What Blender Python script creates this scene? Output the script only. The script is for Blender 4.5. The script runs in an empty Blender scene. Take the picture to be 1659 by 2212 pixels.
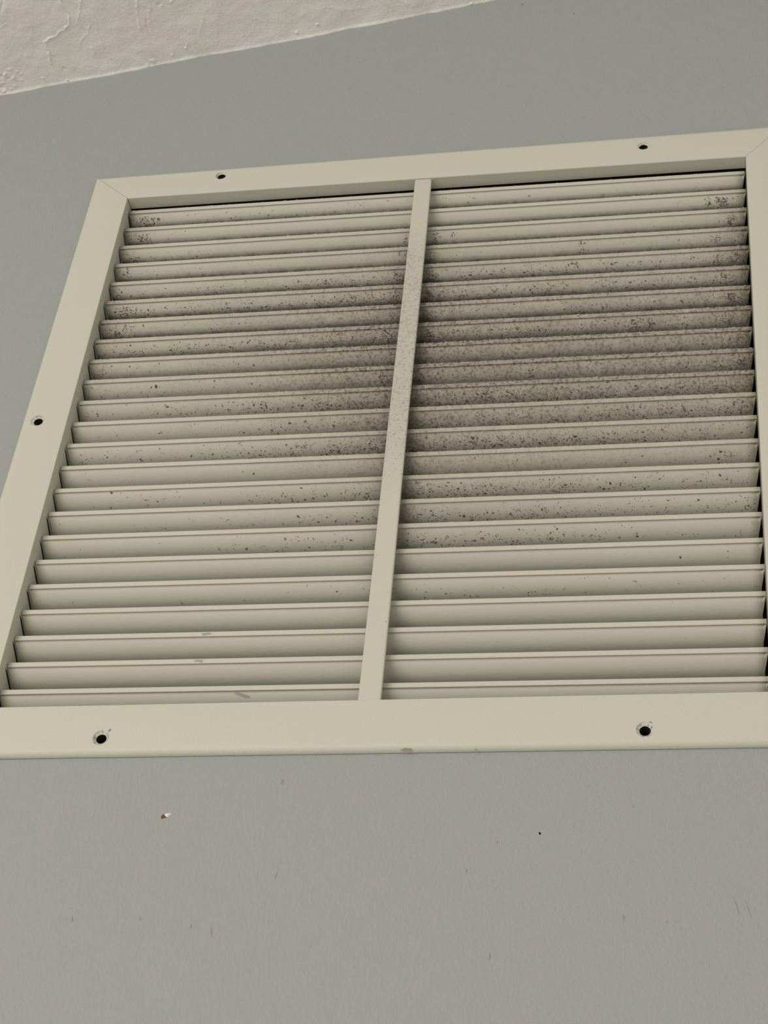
import bpy, bmesh, math, random
import numpy as np
from mathutils import Vector, Matrix, noise

# ---------------------------------------------------------------- camera, light, exposure
scene = bpy.context.scene
col = scene.collection
Z0 = 2.0                                   # height of the grille's lower edge above the floor


def G(x, z, y=0.0):
    """millimetres on the grille's face (x right, z up, y into the wall) -> metres"""
    return Vector((x / 1000.0, y / 1000.0, Z0 + z / 1000.0))


cam_data = bpy.data.cameras.new('camera')
cam = bpy.data.objects.new('camera', cam_data)
col.objects.link(cam)
cam_data.sensor_fit = 'HORIZONTAL'
cam_data.sensor_width = 36.0
cam_data.lens = 36.0 * 3800.0 / 1659.0
cam_data.clip_start = 0.02
right = Vector((0.98496821, 0.15106831, 0.08376155))
down = Vector((-0.03380281, 0.64410757, -0.76418768))
fwd = Vector((-0.16939599, 0.74986919, 0.63953201))
m3 = Matrix((right, -down, -fwd)).transposed()
cam.matrix_world = Matrix.Translation(G(424.67, -505.13, -789.53)) @ m3.to_4x4()
scene.camera = cam

world = bpy.data.worlds.new('world')
scene.world = world
world.use_nodes = True
bg = world.node_tree.nodes['Background']
bg.inputs['Color'].default_value = (1.0, 0.99, 0.97, 1)
bg.inputs['Strength'].default_value = 0.57


def area(name, loc, target, size, size_y, watts, color):
    d = bpy.data.lights.new(name, 'AREA')
    d.shape = 'RECTANGLE'
    d.size = size
    d.size_y = size_y
    d.energy = watts
    d.color = color
    o = bpy.data.objects.new(name, d)
    o.location = loc
    o.rotation_euler = (Vector(target) - Vector(loc)).to_track_quat('-Z', 'Y').to_euler()
    col.objects.link(o)
    return o


# daylight from the room's window, to the left of and in front of the grille
area('window_daylight', (-1.0, -2.7, 1.75), (0.2, -0.6, 0.9), 1.8, 1.4, 36.0, (1.0, 0.985, 0.96))

vs = scene.view_settings
vs.view_transform = 'Standard'
vs.look = 'None'
vs.exposure = 0.04
vs.gamma = 1.0
vs.use_curve_mapping = False

random.seed(7)
rng = np.random.default_rng(11)


# ---------------------------------------------------------------- materials
def new_mat(name, color, rough=0.55, spec=0.35):
    m = bpy.data.materials.new(name)
    m.use_nodes = True
    b = m.node_tree.nodes['Principled BSDF']
    b.inputs['Base Color'].default_value = (*color, 1)
    b.inputs['Roughness'].default_value = rough
    b.inputs['Specular IOR Level'].default_value = spec
    return m, m.node_tree.nodes, m.node_tree.links, b


def noise_node(n, l, scale, detail=3.0, rough=0.55, vec=None, stretch=None):
    t = n.new('ShaderNodeTexNoise')
    t.inputs['Scale'].default_value = scale
    t.inputs['Detail'].default_value = detail
    t.inputs['Roughness'].default_value = rough
    if vec is None:
        vec = n.new('ShaderNodeTexCoord').outputs['Object']
    if stretch:
        mp = n.new('ShaderNodeMapping')
        mp.inputs['Scale'].default_value = stretch
        l.new(vec, mp.inputs['Vector'])
        vec = mp.outputs['Vector']
    l.new(vec, t.inputs['Vector'])
    return t


def ramp(n, l, fac, stops):
    r = n.new('ShaderNodeValToRGB')
    el = r.color_ramp.elements
    while len(el) < len(stops):
        el.new(0.5)
    for e, (p, c) in zip(el, stops):
        e.position = p
        e.color = (*c, 1) if len(c) == 3 else c
    l.new(fac, r.inputs['Fac'])
    return r


def mix_rgb(n, l, fac, a, b, mode='MIX'):
    x = n.new('ShaderNodeMix')
    x.data_type = 'RGBA'
    x.blend_type = mode
    for sock, v in ((x.inputs[0], fac), (x.inputs[6], a), (x.inputs[7], b)):
        if hasattr(v, 'is_linked'):
            l.new(v, sock)
        elif isinstance(v, (int, float)):
            sock.default_value = v
        else:
            sock.default_value = (*v, 1)
    return x.outputs[2]


def math_n(n, l, op, a, b=None, clamp=False):
    x = n.new('ShaderNodeMath')
    x.operation = op
    x.use_clamp = clamp
    for i, v in enumerate((a, b)):
        if v is None:
            continue
        if hasattr(v, 'is_linked'):
            l.new(v, x.inputs[i])
        else:
            x.inputs[i].default_value = v
    return x.outputs[0]


def bump(n, l, b, height, strength, dist):
    x = n.new('ShaderNodeBump')
    x.inputs['Strength'].default_value = strength
    x.inputs['Distance'].default_value = dist
    l.new(height, x.inputs['Height'])
    l.new(x.outputs['Normal'], b.inputs['Normal'])


# wall paint: rolled warm grey emulsion
WALL = (0.42, 0.415, 0.375)
mat_wall, n, l, b = new_mat('wall_paint', WALL, 0.6, 0.25)
big = noise_node(n, l, 130, 2.0)
cr = ramp(n, l, big.outputs['Fac'], [(0.3, (0.357, 0.373, 0.345)), (0.7, (0.379, 0.370, 0.349))])
l.new(cr.outputs['Color'], b.inputs['Base Color'])
st = noise_node(n, l, 620, 3.0, 0.6, stretch=(1.0, 1.0, 0.5))
bump(n, l, b, st.outputs['Fac'], 0.42, 0.0011)

# ceiling plaster: pinkish off-white
mat_ceiling, n, l, b = new_mat('ceiling_plaster', (0.62, 0.56, 0.50), 0.65, 0.2)
big = noise_node(n, l, 22, 2.0)
cr = ramp(n, l, big.outputs['Fac'], [(0.40, (0.88, 0.86, 0.79)), (0.60, (0.90, 0.84, 0.82))])
l.new(cr.outputs['Color'], b.inputs['Base Color'])
st = noise_node(n, l, 480, 4.0, 0.65)
trowel = noise_node(n, l, 48, 1.5, 0.5)
trowel.inputs['Distortion'].default_value = 0.8
hh = math_n(n, l, 'ADD', math_n(n, l, 'MULTIPLY', st.outputs['Fac'], 0.13), math_n(n, l, 'MULTIPLY', trowel.outputs['Fac'], 0.32))
bump(n, l, b, hh, 0.5, 0.0085)

# grille: baked cream enamel
CREAM = (0.70, 0.645, 0.505)
mat_frame, n, l, b = new_mat('cream_enamel', CREAM, 0.5, 0.35)
f = noise_node(n, l, 1100, 2.0)
cr = ramp(n, l, f.outputs['Fac'], [(0.3, (0.602, 0.575, 0.466)), (0.7, (0.637, 0.611, 0.500))])
l.new(cr.outputs['Color'], b.inputs['Base Color'])
bump(n, l, b, f.outputs['Fac'], 0.08, 0.0003)


def dusty(name, clean, film, speck, deep_brown):
    """enamel under a film of grey-brown dust; the vertex attributes say how much dust and brown darkening lie there"""
    m, n, l, b = new_mat(name, clean, 0.6, 0.25)
    at = n.new('ShaderNodeAttribute')
    at.attribute_name = 'dust'
    d = at.outputs['Fac']
    ag = n.new('ShaderNodeAttribute')
    ag.attribute_name = 'darkening'
    soft = noise_node(n, l, 210, 4.0, 0.7)
    patch = noise_node(n, l, 60, 2.0, 0.5)
    k = math_n(n, l, 'ADD', math_n(n, l, 'MULTIPLY', soft.outputs['Fac'], 1.3), math_n(n, l, 'MULTIPLY', patch.outputs['Fac'], 0.7))
    k = math_n(n, l, 'MULTIPLY', d, k, True)
    c1 = mix_rgb(n, l, k, clean, film)
    fine = noise_node(n, l, 540, 2.5, 0.6)
    thr = math_n(n, l, 'SUBTRACT', 0.64, math_n(n, l, 'MULTIPLY', d, 0.17))
    s = math_n(n, l, 'MULTIPLY', math_n(n, l, 'SUBTRACT', fine.outputs['Fac'], thr), 5.0, True)
    s = math_n(n, l, 'MULTIPLY', s, math_n(n, l, 'MULTIPLY', d, 0.8, True))
    c2 = mix_rgb(n, l, s, c1, speck)
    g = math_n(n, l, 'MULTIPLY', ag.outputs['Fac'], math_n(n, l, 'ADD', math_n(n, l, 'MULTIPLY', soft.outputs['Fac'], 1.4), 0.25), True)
    c3 = mix_rgb(n, l, g, c2, deep_brown)
    l.new(c3, b.inputs['Base Color'])
    bump(n, l, b, fine.outputs['Fac'], 0.14, 0.0006)
    return m


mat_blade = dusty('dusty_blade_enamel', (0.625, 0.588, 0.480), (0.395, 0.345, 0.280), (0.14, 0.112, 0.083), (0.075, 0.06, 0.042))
mat_bar = dusty('dusty_bar_enamel', (0.611, 0.584, 0.473), (0.55, 0.51, 0.425), (0.30, 0.265, 0.21), (0.3, 0.26, 0.2))

mat_lint, n, l, b = new_mat('pale_lint', (0.52, 0.475, 0.385), 0.95, 0.05)
mat_dust, n, l, b = new_mat('grey_brown_lint', (0.085, 0.064, 0.047), 0.95, 0.05)
f = noise_node(n, l, 400, 2.0)
cr = ramp(n, l, f.outputs['Fac'], [(0.35, (0.085, 0.068, 0.05)), (0.65, (0.25, 0.205, 0.16))])
l.new(cr.outputs['Color'], b.inputs['Base Color'])

mat_duct, n, l, b = new_mat('shade_black_metal', (0.018, 0.013, 0.010), 0.85, 0.1)  # near-black colour stands in for shade inside the duct and screw holes
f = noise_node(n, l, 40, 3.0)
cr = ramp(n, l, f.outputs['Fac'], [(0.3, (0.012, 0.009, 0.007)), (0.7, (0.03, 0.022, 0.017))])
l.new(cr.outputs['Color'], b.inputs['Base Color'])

mat_bare, n, l, b = new_mat('bare_countersink_metal', (0.55, 0.53, 0.47), 0.35, 0.5)
f = noise_node(n, l, 700, 2.0)
cr = ramp(n, l, f.outputs['Fac'], [(0.35, (0.34, 0.32, 0.28)), (0.55, (0.80, 0.77, 0.68))])
l.new(cr.outputs['Color'], b.inputs['Base Color'])

mat_scratch, n, l, b = new_mat('scuffed_grey_metal', (0.27, 0.25, 0.21), 0.5, 0.4)
mat_smear, n, l, b = new_mat('rubbed_enamel', (0.40, 0.365, 0.315), 0.6, 0.25)
mat_brown, n, l, b = new_mat('brown_drywall_paper', (0.20, 0.085, 0.03), 0.9, 0.1)
mat_torn, n, l, b = new_mat('torn_white_paint', (0.80, 0.78, 0.73), 0.7, 0.2)
mat_bore, n, l, b = new_mat('brown_shaded_bore', (0.07, 0.045, 0.03), 0.9, 0.1)  # brown board coloured darker so the bores look shaded inside
mat_dark, n, l, b = new_mat('dark_fly_speck', (0.02, 0.018, 0.016), 0.8, 0.1)
mat_floor, n, l, b = new_mat('floor_boards', (0.30, 0.24, 0.18), 0.5, 0.3)
f = noise_node(n, l, 6, 4.0, 0.6, stretch=(1, 12, 1))
cr = ramp(n, l, f.outputs['Fac'], [(0.3, (0.62, 0.58, 0.54)), (0.7, (0.70, 0.66, 0.62))])
l.new(cr.outputs['Color'], b.inputs['Base Color'])


# ---------------------------------------------------------------- mesh helpers
def mesh_obj(name, verts, faces, mat, parent=None, smooth=False, mats=None, face_mats=None):
    me = bpy.data.meshes.new(name)
    me.from_pydata([tuple(v) for v in verts], [], faces)
    for mm in (mats or [mat]):
        me.materials.append(mm)
    if face_mats is not None:
        me.polygons.foreach_set('material_index', face_mats)
    if smooth:
        me.polygons.foreach_set('use_smooth', [True] * len(me.polygons))
    me.update()
    o = bpy.data.objects.new(name, me)
    col.objects.link(o)
    if parent:
        o.parent = parent
        o.matrix_parent_inverse = parent.matrix_world.inverted()
    return o


def fix_normals(o):
    bm = bmesh.new()
    bm.from_mesh(o.data)
    bmesh.ops.recalc_face_normals(bm, faces=bm.faces)
    bm.to_mesh(o.data)
    bm.free()


def fill_with_holes(outer, holes, facing):
    """triangulated flat face from an outer loop and hole loops; returns verts, faces"""
    bm = bmesh.new()
    edges = []
    for loop in [outer] + holes:
        vs_ = [bm.verts.new(p) for p in loop]
        for i in range(len(vs_)):
            edges.append(bm.edges.new((vs_[i], vs_[(i + 1) % len(vs_)])))
    bmesh.ops.triangle_fill(bm, use_beauty=True, use_dissolve=False, edges=edges)
    bm.verts.index_update()
    v = [x.co.copy() for x in bm.verts]
    fs = []
    for fc in bm.faces:
        ids = [x.index for x in fc.verts]
        nrm = (v[ids[1]] - v[ids[0]]).cross(v[ids[2]] - v[ids[0]])
        fs.append(ids if nrm.dot(Vector(facing)) > 0 else ids[::-1])
    bm.free()
    return v, fs


def circle(x, z, r, y, seg=28, phase=0.0):
    return [G(x + r * math.cos(phase + 2 * math.pi * i / seg), z + r * math.sin(phase + 2 * math.pi * i / seg), y) for i in range(seg)]


def lerp(a, b_, t):
    return (a[0] + (b_[0] - a[0]) * t, a[1] + (b_[1] - a[1]) * t)

# ---------------------------------------------------------------- measures of the grille (mm)
WALL_Y = 4.0
OTL, OTR, OBL, OBR = (-0.2, 505.2), (501.5, 511.7), (-3.8, -0.5), (495.5, 1.9)
ITL, ITR, IBL, IBR = (29.1, 478.5), (473.2, 479.3), (29.2, 32.2), (466.2, 34.5)
HOLES = {'top': [(97.2, 497.5), (403.5, 498.4)], 'bottom': [(99.9, 10.8), (399.2, 11.6)],
         'left': [(8.9, 257.1)], 'right': [(488.5, 256.0)]}
FLANGE = 9.6


def rail_x(z, side):
    a, b_ = (IBL, ITL) if side == 'left' else (IBR, ITR)
    t = (z - a[1]) / (b_[1] - a[1])
    return a[0] + (b_[0] - a[0]) * t


# ---------------------------------------------------------------- the setting
# ceiling line on the wall (mm): the ceiling slopes up to the right and its edge wavers
CK, CC = 0.18934, 642.53
EDGE = [(-104.6, 622.9), (-82.1, 626.8), (-63.7, 631.2), (-43.1, 634.8), (-22.5, 637.7), (7.2, 643.7), (49.5, 653.0),
        (95.9, 659.8), (143.8, 668.3), (173.0, 675.5), (202.3, 680.2), (246.1, 689.2), (287.9, 698.3)]
EX = np.array([-190.0, -140.0] + [e[0] for e in EDGE] + [330.0, 400.0])
ER = np.array([0.0, 0.0] + [e[1] - (CK * e[0] + CC) for e in EDGE] + [0.0, 0.0])


def edge_z(x):
    return CK * x + CC + float(np.interp(x, EX, ER))


# wall with an opening for the duct and a blind bore behind every screw hole
X0, X1 = -1700.0, 2300.0
top = [(x, edge_z(x) + 4.0) for x in [X1, 1200, 600, 400] + [e[0] for e in EDGE[::-1]] + [-140, -400, -900, X0]]
outer = [G(X0, -Z0 * 1000, WALL_Y), G(X1, -Z0 * 1000, WALL_Y)] + [G(x, z, WALL_Y) for x, z in top]
OP = [(23.0, 26.5), (472.5, 28.5), (479.5, 485.0), (23.0, 484.0)]
opening = [G(x, z, WALL_Y) for x, z in OP]
all_holes = [h for k in HOLES for h in HOLES[k]]
bores = [circle(x, z, 3.2, WALL_Y, 20) for x, z in all_holes]
v, fs = fill_with_holes(outer, [opening] + bores, (0, -1, 0))
nflat = len(fs)
for loop, depth, cap in [(opening, 0.016, False)] + [(c, 0.045, True) for c in bores]:
    k = len(v)
    m = len(loop)
    v += loop + [p + Vector((0, depth, 0)) for p in loop]
    for i in range(m):
        fs.append([k + i, k + (i + 1) % m, k + m + (i + 1) % m, k + m + i])
    if cap:
        fs.append([k + m + i for i in range(m)])
fm = [0] * nflat + [1] * (len(fs) - nflat)
wall = mesh_obj('wall_back', v, fs, mat_wall, mats=[mat_wall, mat_bore], face_mats=fm)
wall['kind'] = 'structure'
wall['label'] = 'warm grey painted wall with a fine rolled texture around the air grille'

# duct behind the grille, a closed box coloured near-black for its shade
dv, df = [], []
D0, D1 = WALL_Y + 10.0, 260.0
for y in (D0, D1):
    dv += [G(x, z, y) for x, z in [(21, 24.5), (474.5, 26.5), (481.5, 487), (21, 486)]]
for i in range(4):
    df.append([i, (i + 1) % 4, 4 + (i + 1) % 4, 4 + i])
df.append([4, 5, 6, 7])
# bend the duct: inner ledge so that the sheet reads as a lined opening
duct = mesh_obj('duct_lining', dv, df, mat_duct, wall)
duct['label'] = 'dusty sheet metal lining of the duct, coloured black for the shade behind the blades'


def value_noise(x, y, s, seed):
    return noise.noise(Vector((x / s + seed * 13.7, y / s - seed * 7.1, seed * 3.3)))


# trowel ridges (height, width, path) and bumps (x, depth, height, width) in mm
RIDGES = [(0.7, 0.55, [(-34.3, 76.9), (-34.7, 69.6), (-33.0, 64.3), (-32.3, 57.8), (-33.7, 51.9)]), (1.0, 0.6, [(-33.9, 51.1), (-40.1, 47.4), (-46.9, 43.8), (-57.2, 39.8)]), (0.7, 0.6, [(-56.7, 39.2), (-56.3, 30.5), (-57.3, 18.6)]), (0.6, 0.6, [(-18.1, 72.5), (-23.4, 60.0), (-26.7, 53.6)]), (0.4, 0.6, [(-18.4, 48.4), (-22.1, 41.6), (-30.1, 34.0), (-33.6, 28.0)]), (0.6, 0.6, [(22.6, 64.2), (19.5, 52.5), (17.7, 42.4), (17.5, 31.8)]), (-0.6, 0.6, [(24.8, 45.0), (21.8, 34.3), (22.2, 27.4), (24.8, 20.3)]), (0.35, 0.6, [(-15.2, 45.6), (-15.2, 35.0), (-14.2, 22.7)]), (-0.6, 0.9, [(-75.1, 86.0), (-81.3, 70.9)]), (0.5, 0.6, [(49.8, 57.3), (44.0, 51.2)]), (0.4, 0.7, [(-22.3, 28.0), (-23.2, 20.4)]), (0.3, 0.8, [(29.9, 53.5), (25.4, 42.8)]), (-0.5, 0.6, [(-56.2, 37.0), (-54.6, 27.5), (-52.6, 21.9)]), (0.3, 0.8, [(-85.9, 58.6), (-79.3, 61.3)]), (0.25, 0.9, [(-63.0, 62.6), (-62.0, 54.0), (-66.4, 44.4)]), (0.25, 1.0, [(62.5, 47.0), (66.6, 33.5), (59.4, 18.1)]), (0.25, 1.0, [(98.1, 45.3), (102.0, 29.8), (112.5, 18.9)]), (0.22, 1.0, [(155.7, 26.2), (172.3, 17.4), (193.8, 15.6)]), (0.2, 1.2, [(215.7, 17.0), (228.9, 7.7)])]
BUMPS = [(35.9, 53.0, -1.1, 1.2), (38.7, 51.5, 0.8, 0.8), (-67.3, 8.5, 0.9, 0.7), (-57.0, 19.4, 1.0, 0.7), (-49.0, 2.5, 1.3, 0.8), (-48.8, 12.2, -1.0, 1.2), (35.5, 7.0, 1.0, 0.7), (46.8, 11.0, 1.3, 0.8), (48.7, 13.2, 1.1, 0.7), (-5.9, 6.8, 0.6, 0.7), (19.3, 4.1, 0.9, 1.5), (14.3, 2.2, 0.8, 1.1), (134.4, 5.4, 1.3, 0.9), (150.9, 9.5, 1.0, 0.8), (92.8, 11.8, 0.5, 0.8), (34.6, 21.5, 0.5, 0.8), (142.0, 20.8, 0.35, 2.5), (-0.7, 40.2, 0.3, 3), (11.2, 16.0, 0.3, 2.5), (-72.7, 30.8, 0.3, 3), (271.7, 1.1, 0.9, 1.0), (-94.6, 17.4, 1.3, 1.0), (-89.6, 21.6, 0.9, 0.8), (-100.4, 7.2, -1.3, 1.3), (-93.5, 13.6, -1.4, 1.0), (-89.1, 13.5, 1.0, 0.9), (-84.7, 18.2, 0.9, 0.8), (-99.8, 3.1, 0.9, 0.9), (-90.3, 6.2, 0.7, 0.8), (-98.4, 17.0, -1.2, 1.0), (-83.4, 10.4, 0.7, 0.7), (-94.0, 4.0, 0.8, 0.8), (-82.9, 15.6, 0.5, 0.8), (-98.3, 10.3, 1.1, 0.8)]


def ceiling_patch():
    xs = np.arange(-130.0, 330.01, 0.55)
    vsamp = np.concatenate([np.arange(-4.0, 8.0, 0.35), np.arange(8.0, 112.0, 0.55)])
    Xg, Vg = np.meshgrid(xs, vsamp)
    H = np.zeros_like(Xg)                         # positive hangs down
    wob = np.array([[value_noise(x, q, 3.0, 5) for x in xs[::4]] for q in vsamp[::4]])
    low = np.array([[value_noise(x, q, 14.0, 2) for x in xs[::4]] for q in vsamp[::4]])
    mid = np.array([[value_noise(x, q, 6.0, 9) for x in xs[::4]] for q in vsamp[::4]])

    def up(a):
        a = np.repeat(np.repeat(a, 4, 0), 4, 1)[:Xg.shape[0], :Xg.shape[1]]
        for _ in range(3):
            a[1:-1] = (a[:-2] + a[1:-1] * 2 + a[2:]) / 4
            a[:, 1:-1] = (a[:, :-2] + a[:, 1:-1] * 2 + a[:, 2:]) / 4
        return a
    wob, low, mid = up(wob), up(low), up(mid)
    H += low * 0.55 + mid * 0.16
    tiny = rng.normal(0, 1, Xg.shape)
    tiny2 = rng.normal(0, 1, Xg.shape)
    for _ in range(3):
        for a in (tiny, tiny2):
            a[1:-1] = (a[:-2] + a[1:-1] * 2 + a[2:]) / 4
            a[:, 1:-1] = (a[:, :-2] + a[:, 1:-1] * 2 + a[:, 2:]) / 4
    H += tiny * 0.10
    xw = Xg + wob * 0.9 + tiny * 1.3
    vw = Vg + mid * 0.9 + tiny2 * 1.3
    for h, w, P in RIDGES:
        d2 = np.full(Xg.shape, 1e9)
        tt = np.zeros(Xg.shape)
        for j in range(len(P) - 1):
            ax, av = P[j]
            bx_, bv = P[j + 1]
            L2 = (bx_ - ax) ** 2 + (bv - av) ** 2 + 1e-9
            t = np.clip(((xw - ax) * (bx_ - ax) + (vw - av) * (bv - av)) / L2, 0, 1)
            q = (xw - ax - t * (bx_ - ax)) ** 2 + (vw - av - t * (bv - av)) ** 2
            better = q < d2
            d2 = np.where(better, q, d2)
            tt = np.where(better, (j + t) / (len(P) - 1), tt)
        fade = np.clip(np.minimum(tt, 1 - tt) * 6 + 0.35, 0, 1)
        H += h * fade * (0.85 + wob) * np.exp(-d2 / (2 * (w * 0.9) ** 2))
    for bx_, bv, h, w in BUMPS:
        H += h * np.exp(-((xw - bx_) ** 2 + (vw - bv) ** 2) / (2 * (w * 0.8) ** 2))
    # painted bead along the wall
    H += (0.75 + 0.5 * low + 0.35 * wob) * np.exp(-np.clip(Vg, 0, None) ** 2 / (2 * 1.1 ** 2))
    # fade to flat at the outer rim so the patch meets the plain ceiling
    rim = np.clip(np.minimum.reduce([Xg - xs[0], xs[-1] - Xg, vsamp[-1] - Vg]) / 6.0, 0, 1)
    res = np.interp(xs, EX, ER)[None, :] * np.exp(-np.clip(Vg, 0, None) / 12.0)
    Z = CK * Xg + CC + res * 1.0 - H * rim
    nx, ny = len(xs), len(vsamp)
    co = np.stack([Xg / 1000, (WALL_Y - Vg) / 1000, Z0 + Z / 1000], -1).reshape(-1, 3)
    idx = np.arange(nx * ny).reshape(ny, nx)
    quads = np.stack([idx[:-1, :-1], idx[:-1, 1:], idx[1:, 1:], idx[1:, :-1]], -1).reshape(-1, 4)
    # plain remainder of the ceiling
    far = 3200.0
    ex = []

    def pt(x, q):
        return (x / 1000, (WALL_Y - q) / 1000, Z0 + (CK * x + CC) / 1000)
    base = len(co)
    extra = [pt(X0, -4), pt(xs[0], -4), pt(xs[0], vsamp[-1]), pt(X0, vsamp[-1]),
             pt(xs[-1], -4), pt(X1, -4), pt(X1, vsamp[-1]), pt(xs[-1], vsamp[-1]),
             pt(X0, far), pt(X1, far)]
    e = [[base, base + 1, base + 2, base + 3], [base + 4, base + 5, base + 6, base + 7],
         [base + 3, base + 2, base + 7, base + 6, base + 9, base + 8]]
    verts = np.concatenate([co, np.array(extra)])
    me = bpy.data.meshes.new('ceiling')
    nq = len(quads)
    me.vertices.add(len(verts))
    me.vertices.foreach_set('co', verts.astype(np.float32).ravel())
    loops = np.concatenate([quads.ravel(), np.array(sum(e, []))])
    sizes = np.array([4] * nq + [len(x) for x in e])
    starts = np.concatenate([[0], np.cumsum(sizes)[:-1]])
    me.loops.add(len(loops))
    me.loops.foreach_set('vertex_index', loops.astype(np.int32))
    me.polygons.add(len(sizes))
    me.polygons.foreach_set('loop_start', starts.astype(np.int32))
    me.update(calc_edges=True)
    me.polygons.foreach_set('use_smooth', [True] * nq + [False] * 3)
    me.materials.append(mat_ceiling)
    me.validate()
    o = bpy.data.objects.new('ceiling', me)
    col.objects.link(o)
    o['kind'] = 'structure'
    o['label'] = 'sloping off-white ceiling of rough trowelled plaster with ridges and a ragged painted edge'
    return o


ceiling = ceiling_patch()

floor = mesh_obj('floor', [(X0 / 1000, WALL_Y / 1000, 0), (X1 / 1000, WALL_Y / 1000, 0), (X1 / 1000, -3.2, 0), (X0 / 1000, -3.2, 0)],
                 [[0, 3, 2, 1]], mat_floor)
fix_normals(floor)
floor['kind'] = 'structure'
floor['label'] = 'brown boarded floor below the grille'


# ---------------------------------------------------------------- marks on the wall (parts of the wall)
def lump(name, x, z, w, h, depth, mat, tilt=0.0, y0=WALL_Y, parent=None, seed=0, seg=10, rings=3, rough=0.18):
    """low irregular dome of paint or dirt lying on a flat face"""
    r = random.Random(seed)
    ct, sn = math.cos(tilt), math.sin(tilt)
    V = [G(x, z, y0 - depth)]
    F = []
    jit = [1 + r.uniform(-rough, rough) for _ in range(seg)]
    for k in range(1, rings + 1):
        t = k / rings
        for i in range(seg):
            a = 2 * math.pi * i / seg
            px, pz = math.cos(a) * w / 2 * t * jit[i], math.sin(a) * h / 2 * t * jit[i]
            V.append(G(x + px * ct - pz * sn, z + px * sn + pz * ct, y0 - depth * (math.cos(t * math.pi / 2)) + (0.05 if k == rings else 0)))
    for i in range(seg):
        F.append([0, 1 + (i + 1) % seg, 1 + i])
    for k in range(rings - 1):
        a0, b0 = 1 + k * seg, 1 + (k + 1) * seg
        for i in range(seg):
            j = (i + 1) % seg
            F.append([a0 + i, a0 + j, b0 + j, b0 + i])
    o = mesh_obj(name, V, F, mat, parent, smooth=True)
    fix_normals(o)
    return o


DRIPS = [(307.8, -69.8, 2.13, 4.74), (323.2, -53.4, 1.19, 2.42), (392.2, -32.6, 1.41, 2.73), (387.3, -95.4, 1.13, 3.74), (322.2, -116.4, 1.37, 4.9), (209.3, -72.8, 1.47, 4.3), (168.6, -101.6, 0.98, 3.65), (140.9, -97.3, 1.48, 2.65), (104.4, -98.1, 1.5, 4.82), (179.6, -104.8, 1.94, 7.76), (441.9, -89.4, 1.77, 13.69), (447.4, -90.6, 1.55, 12.42), (408.3, -97.5, 0.89, 1.98), (206.0, -16.6, 1.28, 4.07), (205.2, -16.0, 1.53, 2.91)]
tilts = [0.1, 0.15, 0.35, 0.12, -0.1, -0.15, 0.0, 0.2, 0.1, 0.05, 0.22, 0.24, 0.0, -0.2, -0.2]
for i, (x, z, w, h) in enumerate(DRIPS):
    lump('paint_drip', x, z, w, h, 0.45 + 0.12 * min(w, 2), mat_wall, tilts[i], parent=wall, seed=i)

chip = lump('paint_chip', 143.4, -37.3, 4.8, 2.7, 0.5, mat_brown, 0.1, parent=wall, seed=31, rough=0.4)
chip['label'] = 'small brown chip where the paint is torn off the wall below the grille'
flap = lump('torn_flake', 145.6, -36.2, 3.4, 2.3, 0.7, mat_torn, 0.75, parent=wall, seed=37, seg=9, rough=0.75)
flap['label'] = 'white torn flake of paint at the edge of the brown chip'
sp = lump('dirt_speck', 345.1, -48.1, 1.2, 1.9, 0.4, mat_dark, 0.3, parent=wall, seed=41)
sp['label'] = 'tiny black speck on the wall below the grille'
sp2 = lump('dirt_speck', 311.3, 688.7, 1.1, 1.1, 0.3, mat_dark, 0.0, parent=wall, seed=42)
sp3 = lump('dirt_speck', 352.0, 671.0, 0.8, 1.2, 0.3, mat_dark, 0.0, parent=wall, seed=43)

# ---------------------------------------------------------------- the grille
grille = bpy.data.objects.new('return_air_grille', None)
grille.location = G(247.0, 0.0, WALL_Y)
col.objects.link(grille)
grille['label'] = 'cream enamelled return air grille with dusty louvre blades, screwed to the grey wall'
grille['category'] = 'air vent'
bpy.context.view_layer.update()


NB = 23
LIP_Z0, PITCH, LIP_Y = 474.0, 19.275, 8.0


# the visible face of a blade: points (depth behind the lip, height below its top) and unit normals, steep at the lip and
# flattening towards the back
FACE_P = []


def build_face():
    y, z = 0.95, -3.1
    s, step = 0.0, 0.5
    while s <= 27.0:
        ang = math.radians(57.0 - 48.0 * min(1.0, s / 14.0))
        FACE_P.append((s, y, z, -math.sin(ang), -math.cos(ang)))
        y += math.cos(ang) * step
        z -= math.sin(ang) * step
        s += step


build_face()


def face_at(s):
    k = min(len(FACE_P) - 2, max(0, int(s / 0.5)))
    a, c = FACE_P[k], FACE_P[k + 1]
    t = (s - a[0]) / 0.5
    return tuple(a[q] + (c[q] - a[q]) * t for q in range(1, 5))


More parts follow.
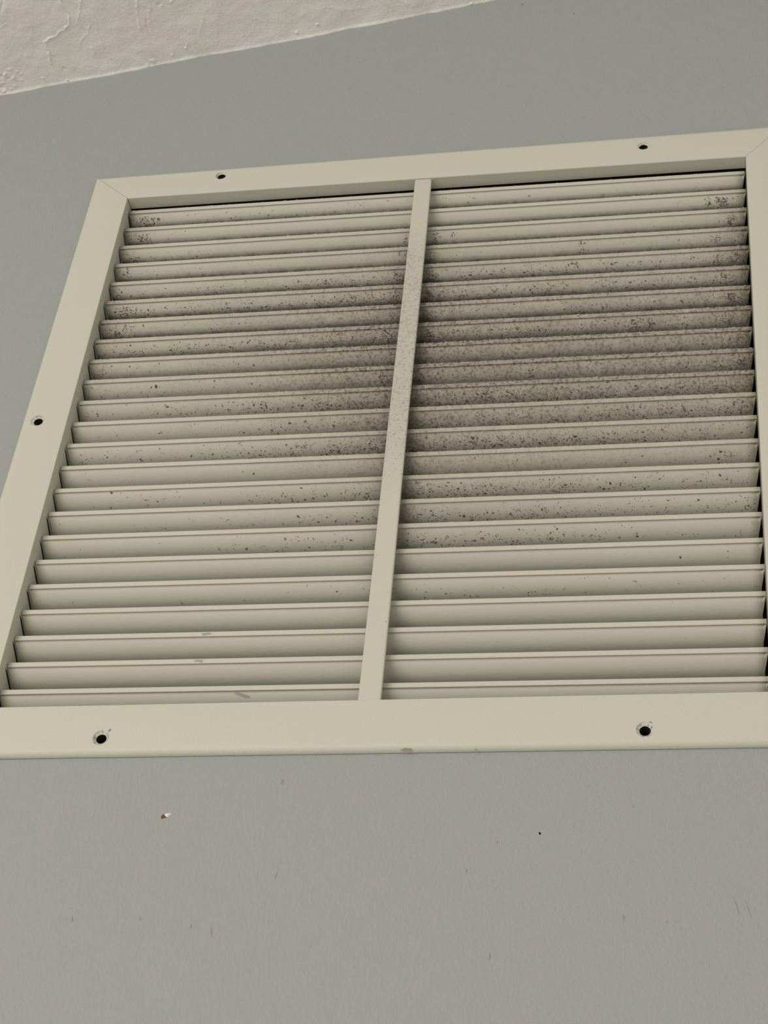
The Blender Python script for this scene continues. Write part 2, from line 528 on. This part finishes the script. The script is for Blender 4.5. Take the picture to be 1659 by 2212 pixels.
def rail(name, o0, o1, i0, i1, holes, gap0, gap1, label):
    """mitred rail: rounded outer edge, flat face with countersunk holes, flange turned into the wall"""
    L = math.hypot(o1[0] - o0[0], o1[1] - o0[1])
    # (share of the width from outer to inner edge, depth in mm)
    side = name == 'side_rail'
    flange = 24.0 if side else 10.2 if name == 'top_rail' else FLANGE
    wd = abs((i0[0] - o0[0]) if side else (i0[1] - o0[1]))
    rad = WALL_Y - 0.5                      # the edge stops just short of the wall
    arc = [(rad * (1 - math.sin(a)) / wd, rad * (1 - math.cos(a))) for a in [math.pi / 2 * q / 6 for q in range(6, -1, -1)]]
    prof = arc + [(0.975, 0.0), (0.993, 0.12), (1.0, 0.55), (1.0, flange), (0.955, flange), (0.955, 1.6),
                  (3.4 / wd, 1.6), (1.4 / wd, 2.6), (0.9 / wd, rad)]
    ends = []
    for (oo, ii, g) in ((o0, i0, gap0), (o1, i1, -gap1)):
        ring = []
        for t, y in prof:
            p = lerp(oo, ii, t)
            dx, dz = (o1[0] - o0[0]) / L, (o1[1] - o0[1]) / L
            ring.append((p[0] + dx * g, p[1] + dz * g, y))
        ends.append(ring)
    V, F, M = [], [], []
    m = len(prof)
    for ring in ends:
        V += [G(a, c, y) for a, c, y in ring]
    FACE = (6, 12)                          # the face strip and the strip behind it carry the holes
    for i in range(m):
        j = (i + 1) % m
        if i in FACE or (side and i in (9, 10, 11)):
            continue
        F.append([i, j, m + j, m + i])
        M.append(0)
    if side:                                # the flange is one sheet with a slot for the end of every blade
        lo, hi = ends
        sx = 1 if o0[0] < 100 else -1
        slots = []
        for k in range(NB):
            zt = LIP_Z0 - PITCH * k
            q = []
            for s, dy in ((1.8, -3.2), (17.5, -4.6), (17.5, 0.3), (1.8, 0.3)):
                y, z, ny, nz = face_at(s)
                t = (zt + z - lo[9][1]) / (hi[9][1] - lo[9][1])
                q.append(G(lo[9][0] + (hi[9][0] - lo[9][0]) * t, zt + z, LIP_Y + y + dy))
            slots.append(q)
        vv, ff = fill_with_holes([V[9], V[10], V[m + 10], V[m + 9]], slots, (sx, 0, 0))
        k = len(V)
        V += vv
        F += [[k + a for a in q] for q in ff]
        M += [0] * len(ff)
    else:
        F.append(list(range(m))[::-1])
        F.append([m + i for i in range(m)])
        M += [0, 0]
    R1, R2 = (4.1 if name == 'top_rail' else 4.7), 3.0
    for i, rad, y, face in ((6, R1, 0.0, (0, -1, 0)), (12, R2, 1.6, (0, 1, 0))):
        j = i + 1
        loop = [V[i], V[j], V[m + j], V[m + i]]
        vv, ff = fill_with_holes(loop, [circle(x, z, rad, y) for x, z in holes], face)
        k = len(V)
        V += vv
        for q in ff:
            F.append([k + a for a in q])
            M.append(0)
    o = mesh_obj(name, V, F, mat_frame, grille, mats=[mat_frame], face_mats=M)
    bm = bmesh.new()
    bm.from_mesh(o.data)
    bmesh.ops.remove_doubles(bm, verts=bm.verts, dist=1e-6)
    bmesh.ops.recalc_face_normals(bm, faces=bm.faces)
    bm.normal_update()
    for fc in bm.faces:
        fc.smooth = True
    for ed in bm.edges:
        if len(ed.link_faces) != 2 or ed.calc_face_angle(0.0) > math.radians(24):
            ed.smooth = False
    bm.to_mesh(o.data)
    bm.free()
    o['label'] = label
    # countersinks: bare metal cones with a short barrel, coloured black for the shade inside
    for x, z in holes:
        rings = [circle(x, z, R1 + 0.3, -0.02), circle(x, z, R1, -0.04), circle(x, z, R1 - 0.12, 0.55), circle(x, z, R2 + 0.1, 1.45),
                 circle(x, z, R2, 1.7), circle(x, z, R2, 3.7)]
        s = 28
        CV = [p for r_ in rings for p in r_]
        CF = []
        for a in range(len(rings) - 1):
            for i in range(s):
                j = (i + 1) % s
                CF.append([a * s + i, (a + 1) * s + i, (a + 1) * s + j, a * s + j])
        c = mesh_obj('screw_hole', CV, CF, mat_bare, o, smooth=True, mats=[mat_frame, mat_bare, mat_duct],
                     face_mats=[0] * (2 * s) + [1] * s + [1] * s + [2] * s)
    return o


r_top = rail('top_rail', OTL, OTR, ITL, ITR, HOLES['top'], 0.35, 0.12, 'upper cream rail with two empty screw holes')
r_bot = rail('bottom_rail', OBL, OBR, IBL, IBR, HOLES['bottom'], 0.1, 0.1, 'lower cream rail with rounded edge and two empty screw holes')
r_left = rail('side_rail', OBL, OTL, IBL, ITL, HOLES['left'], 0.1, 0.0, 'left upright cream rail with one empty screw hole')
r_right = rail('side_rail', OBR, OTR, IBR, ITR, HOLES['right'], 0.1, 0.12, 'right upright cream rail, mostly outside the view')

# scuffs on the lower rail
lump('scuff', 272.7, 1.3, 6.2, 1.5, 0.12, mat_scratch, 0.0, 0.55, r_bot, 51, rough=0.4)
lump('scuff', 310.1, 0.7, 1.4, 0.9, 0.12, mat_scratch, 0.0, 0.75, r_bot, 52, rough=0.3)
lump('scuff', 104.3, 15.4, 2.0, 3.0, 0.06, mat_scratch, -0.5, 0.03, r_bot, 53, rough=0.4)
lump('scuff', 402.3, 16.0, 2.6, 1.3, 0.06, mat_scratch, -0.4, 0.03, r_bot, 54, rough=0.4)

# ---------------------------------------------------------------- louvre blades
def sm(x, a, b_):
    t = max(0.0, min(1.0, (x - a) / (b_ - a)))
    return t * t * (3 - 2 * t)


def bell(r, c, lo, hi):
    s = lo if r < c else hi
    return math.exp(-((r - c) / s) ** 2 / 2)


def dust(x, row):
    """how much dust lies at x (mm) on blade number row (1 = topmost)"""
    if x < 249:
        u = (x - 30) / 213.0
        d = bell(row, 8.0, 3.3, 3.6) * (0.27 + 0.24 * sm(u, 0.1, 0.5))
        d += bell(row, 10.5, 3.6, 3.6) * 0.62 * sm(u, 0.42, 1.0)
        d += 0.55 * math.exp(-max(0.0, x - 36) / 12.0) * (bell(row, 1.8, 1.2, 1.4) + 0.95 * bell(row, 6.6, 1.2, 2.2))
        d += 0.30 * math.exp(-(249 - x) / 14.0) * (1 - sm(row, 14, 20)) * sm(row, 2.0, 4.0)
    else:
        u = (x - 257) / 213.0
        d = bell(row, 10.0, 3.1, 3.3) * (0.97 - 0.12 * u)
        d += 0.22 * bell(row, 15.5, 2.0, 1.8) * (1 - sm(u, 0.3, 0.8))
        d += 0.22 * bell(row, 4.8, 1.5, 2.0)
        d += 0.60 * math.exp(-max(0.0, 466 - x) / 14.0) * bell(row, 3.2, 1.1, 5.5)
        d += 0.25 * math.exp(-(x - 257) / 16.0) * (1 - sm(row, 15, 20)) * sm(row, 1.5, 3.5)
    return min(1.0, d)


def darkening(x, row):
    """brown darkening beside the upright bar and in the upper corners"""
    m = sm(row, 2.0, 4.5) * (1 - sm(row, 15.0, 22.0))
    g = 0.85 * m * math.exp(-max(0.0, x - 253) / 5.0) if x >= 249 else 0.62 * m * math.exp(-max(0.0, 242 - x) / 4.5)  # darker brown towards the bar
    g += 0.35 * math.exp(-max(0.0, 470 - x) / 7.0) * bell(row, 6.0, 3.0, 4.0)
    g += 0.30 * math.exp(-max(0.0, x - 31) / 6.0) * bell(row, 3.0, 3.0, 4.0)
    return min(1.0, g)


def blade_profile():
    """rounded hem at the front edge, then the curved sheet"""
    P = [(0.95, -3.0), (0.75, -3.4), (0.35, -3.45), (0.1, -3.1), (0.02, -2.6), (0.0, -1.9), (0.02, -0.9), (0.1, -0.34), (0.34, -0.06),
         (0.9, 0.0), (1.5, -0.12), (2.0, -0.55), (2.3, -1.2)]
    K = len(P) - 1
    back = [3.0, 8.0, 14.0, 20.0, 26.0]
    for s in back:
        y, z, ny, nz = face_at(s)
        P.append((y - ny * 0.9, z - nz * 0.9))
    for s in [26.0, 20.0, 16.0, 13.0, 11.0, 9.6, 8.2, 6.0, 3.5, 1.5]:
        y, z, ny, nz = face_at(s)
        P.append((y, z))
    return P, K


PROF, KB = blade_profile()
for i in range(NB):
    row = i + 1
    zt = LIP_Z0 - PITCH * i
    xl, xr = rail_x(zt, 'left'), rail_x(zt, 'right')
    jl, jr = random.uniform(-0.15, 0.25), random.uniform(-0.25, 0.2)
    lip0, lip1 = xl + 0.7 + jl, xr - 0.7 + jr
    face0, face1 = xl + 1.9 + jl, xr - 2.7 + jr
    sag = random.uniform(-0.18, 0.18)
    tw = random.uniform(-0.12, 0.12)
    S = 76
    V, F, dv, gv = [], [], [], []
    m = len(PROF)
    for s in range(S + 1):
        t = s / S
        for q, (y, z) in enumerate(PROF):
            a, b_ = (lip0, lip1) if q <= KB else (face0, face1)
            x = a + (b_ - a) * t
            wob = sag * math.sin(math.pi * t) + tw * (t - 0.5)
            V.append(G(x, zt + z + wob, LIP_Y + y))
            k = dust(x, row)
            if q <= KB:
                k *= (0.55 if row < 9 else 0.35) if 9 <= q <= 10 else (1.15 if row < 12 else 0.8)
            dv.append(k)
            crease = 0.0 if q <= KB + 5 else (0.0, 0.0, 0.8, 0.8, 0.8, 0.7, 0.36, 0.0, 0.0, 0.0)[q - KB - 6]  # upper rows: faces turn darker brown towards the back
            gv.append(min(1.0, darkening(x, row) * (0.5 if q <= KB else 1.0) + crease * (1 - sm(row, 6.0, 12.0))))
    for s in range(S):
        for q in range(m):
            q2 = (q + 1) % m
            F.append([s * m + q, s * m + q2, (s + 1) * m + q2, (s + 1) * m + q])
    F.append(list(range(m))[::-1])
    F.append([S * m + q for q in range(m)])
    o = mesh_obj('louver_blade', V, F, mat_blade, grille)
    att = o.data.attributes.new('dust', 'FLOAT', 'POINT')
    att.data.foreach_set('value', dv)
    att = o.data.attributes.new('darkening', 'FLOAT', 'POINT')
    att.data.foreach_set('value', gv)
    fix_normals(o)
    sharp = set(range(S * m, S * m + 2))
    for pl in o.data.polygons:
        q = pl.index % m
        pl.use_smooth = pl.index < S * m and (q < KB or q >= m - 9)

# ---------------------------------------------------------------- upright bar
bt0, bt1, bb0, bb1 = 242.2, 254.2, 242.9, 255.8
BY0, BY1 = 0.5, 2.3
V, F, dv = [], [], []
N = 40
for s in range(N + 1):
    t = s / N
    zc = 478.2 + (33.4 - 478.2) * t
    a, b_ = bt0 + (bb0 - bt0) * t, bt1 + (bb1 - bt1) * t
    wv = 0.15 * math.sin(t * 9)
    slant = 1.0 if s == 0 else 0.0
    pr = [(a, BY1), (a, BY0 + 0.8), (a + 0.25, BY0 + 0.25), (a + 0.8, BY0), (b_ - 0.8, BY0), (b_ - 0.25, BY0 + 0.25), (b_, BY0 + 0.8), (b_, BY1)]
    for x, y in pr:
        V.append(G(x + wv, zc, y))
        dv.append(0.70 * sm(t, 0.08, 0.2) * (1 - sm(t, 0.50, 0.72)) + 0.10 + 0.15 * (1 - sm(t, 0.0, 0.2)))
for s in range(N):
    for q in range(8):
        q2 = (q + 1) % 8
        F.append([s * 8 + q, s * 8 + q2, (s + 1) * 8 + q2, (s + 1) * 8 + q])
F.append(list(range(8))[::-1])
F.append([N * 8 + q for q in range(8)])
bar = mesh_obj('upright_bar', V, F, mat_bar, grille)
att = bar.data.attributes.new('dust', 'FLOAT', 'POINT')
att.data.foreach_set('value', dv)
fix_normals(bar)
bar['label'] = 'flat upright bar down the middle, flecked with dust'

# ---------------------------------------------------------------- dust: lint flakes and clots lying on the blades
DV, DF = [], []


def flake(c, ex, ey, nrm, w, h, d, r):
    k = len(DV)
    seg = 7
    ph = r.random() * 6.28
    jit = [r.uniform(0.35, 1.35) for _ in range(seg)]
    DV.append(c + nrm * d)
    for i in range(seg):
        a = ph + 2 * math.pi * i / seg
        DV.append(c + ex * (math.cos(a) * w / 2 * jit[i]) + ey * (math.sin(a) * h / 2 * jit[i]) - nrm * 0.00005)
    for i in range(seg):
        DF.append([k, k + 1 + i, k + 1 + (i + 1) % seg])


rr = random.Random(3)
EXV = Vector((1, 0, 0))


def put(x, row, t, size, lift=0.0, asp=None):
    zt = LIP_Z0 - PITCH * (row - 1)
    y, z, ny, nz = face_at(t)
    nv = Vector((0, ny, nz))
    ey = Vector((0, -nz, ny))
    ang = rr.gauss(0.35, 0.6)
    asp = asp or rr.uniform(0.35, 0.9)
    e1 = EXV * math.cos(ang) + ey * math.sin(ang)
    e2 = -EXV * math.sin(ang) + ey * math.cos(ang)
    flake(G(x, zt + z, LIP_Y + y) + nv * (lift / 1000), e1, e2, nv, size / 1000, size * asp / 1000, size * rr.uniform(0.05, 0.14) / 1000, rr)


cnt = 0
for row in range(1, NB + 1):
    zt = LIP_Z0 - PITCH * (row - 1)
    vis = 9.5 + 3.6 * (row / NB)              # how far down the blade can be seen from below
    for _ in range(1300):
        x = rr.uniform(rail_x(zt, 'left') + 3, rail_x(zt, 'right') - 4)
        if 241 < x < 251:
            continue
        clot = 0.62 + 0.8 * noise.noise(Vector((x / 6.0, row * 1.3, 1.0)))
        if rr.random() > dust(x, row) * (0.35 + 0.9 * clot) * 1.6:
            continue
        t = 0.8 + (vis - 0.8) * (rr.random() ** 0.55)
        size = min(2.5, 0.5 + rr.expovariate(1 / 0.38))
        put(x, row, t, size)
        cnt += 1
        if rr.random() < 0.25:
            for _ in range(3):
                put(x + rr.gauss(0, 1.6), row, min(vis, max(0.8, t + rr.gauss(0, 0.8))), rr.uniform(0.4, 1.0))
# clots of lint hanging beside the bar and at the ends of the blades
CLOTS = [(257.5, 3, 5), (256.5, 4, 5), (256.5, 5, 6), (257.5, 6, 7), (258.5, 7, 8), (259.5, 8, 8), (256.5, 9, 4), (257.5, 10, 4), (256.5, 11, 3),
         (238.5, 3, 3), (238, 4, 5), (236, 5, 7), (235, 6, 5), (234, 8, 6), (237, 7, 4), (237, 9, 3), (233, 10, 5), (239, 10, 4), (240, 13, 3),
         (41, 1, 4), (45, 1, 3), (40, 2, 5), (46, 2, 4), (38, 3, 2), (42, 6, 5), (48, 6, 3), (40, 7, 5), (50, 7, 3), (37, 4, 3),
         (455, 2, 8), (446, 2, 4), (460, 3, 5), (450, 4, 3), (462, 5, 6), (452, 5, 5), (456, 6, 4), (458, 7, 6), (455, 8, 6), (462, 9, 5), (462, 10, 5), (461, 12, 3), (461, 16, 2),
         (405, 8, 5), (395, 8, 4), (330, 10, 3), (300, 11, 3), (273, 3, 2), (360, 4, 3), (352, 5, 2)]
for x, row, k in CLOTS:
    vis = 9.5 + 3.6 * (row / NB)
    for _ in range(k * 8):
        t = rr.uniform(2.2, vis)
        put(x + rr.gauss(0, 2.3), row, t, rr.uniform(0.45, 1.5), rr.uniform(0, 0.2))
    for _ in range(k // 2):                   # short curled threads of lint
        px, t, a = x + rr.gauss(0, 1.5), rr.uniform(3, vis - 1), rr.uniform(0, 6.28)
        for _ in range(7):
            put(px, row, t, 0.75, 0.3, 0.8)
            a += rr.uniform(-0.2, 0.75)
            px += math.cos(a) * 0.55
            t = min(vis, max(0.8, t + math.sin(a) * 0.55))
# flecks on the upright bar
for _ in range(420):
    t = rr.random()
    k = sm(t, 0.12, 0.3) * (1 - sm(t, 0.45, 0.75)) + 0.06
    if rr.random() > k:
        continue
    zc = 478.2 + (33.4 - 478.2) * t
    a, b_ = bt0 + (bb0 - bt0) * t, bt1 + (bb1 - bt1) * t
    e = rr.random()
    x = a + 0.7 + (b_ - a - 1.4) * (e if rr.random() < 0.5 else (0.1 * e if rr.random() < 0.5 else 1 - 0.12 * e))
    s = rr.uniform(0.3, 0.9)
    flake(G(x + 0.15 * math.sin(t * 9), zc, BY0), EXV, Vector((0, 0, 1)), Vector((0, -1, 0)), s / 1000, s * 1.2 / 1000, s * 0.15 / 1000, rr)
dark_faces = len(DF)
# pale ragged lint along the top edges of the blades
for row in range(1, NB + 1):
    zt = LIP_Z0 - PITCH * (row - 1)
    x = rail_x(zt, 'left') + 2
    while x < rail_x(zt, 'right') - 2:
        k = max(0.5 * (row < 6), dust(x, row))
        if rr.random() < k * 0.75 and not 240 < x < 258:
            s = rr.uniform(0.5, 1.9)
            flake(G(x, zt + rr.uniform(-0.4, 0.05), LIP_Y + rr.uniform(0.1, 0.5)), EXV, Vector((0, 0.3, 0.95)), Vector((0, -0.95, 0.3)),
                  s / 1000, rr.uniform(0.4, 0.9) / 1000, 0.25 / 1000, rr)
        x += rr.uniform(0.8, 3.0)
lint = mesh_obj('dust', DV, DF, mat_dust, grille, mats=[mat_dust, mat_lint], face_mats=[0] * dark_faces + [1] * (len(DF) - dark_faces))
lint['kind'] = 'stuff'
lint['label'] = 'grey-brown dust flakes and lint clinging to the blades and bar'

# greyish smears where the enamel is rubbed on three of the lowest blades
for x, row, w in ((147.0, 21, 8.5), (146.0, 22, 7.5)):
    zt = LIP_Z0 - PITCH * (row - 1)
    s = lump('scuff', x, zt - 1.9, w, 2.2, 0.12, mat_smear, 0.05, LIP_Y + 0.04, grille, 60 + row, rough=0.45)
SV, SF = [], []
for q, (dx, w) in enumerate([(-3.5, 2.2), (-2.2, 4.4), (0.0, 5.6), (2.0, 5.2), (3.6, 3.0)]):
    y, z, ny, nz = face_at(0.5 + 0.9 * q)
    zt = LIP_Z0 - PITCH * 22
    for sx in (-0.5, 0.5):
        SV.append(G(173.5 + dx + sx * w, zt + z + nz * 0.08, LIP_Y + y + ny * 0.08))
for q in range(4):
    SF.append([2 * q, 2 * q + 1, 2 * q + 3, 2 * q + 2])
smear = mesh_obj('scuff', SV, SF, mat_smear, grille)
smear['label'] = 'grey rubbed patch on the lowest blade'

bpy.context.view_layer.update()
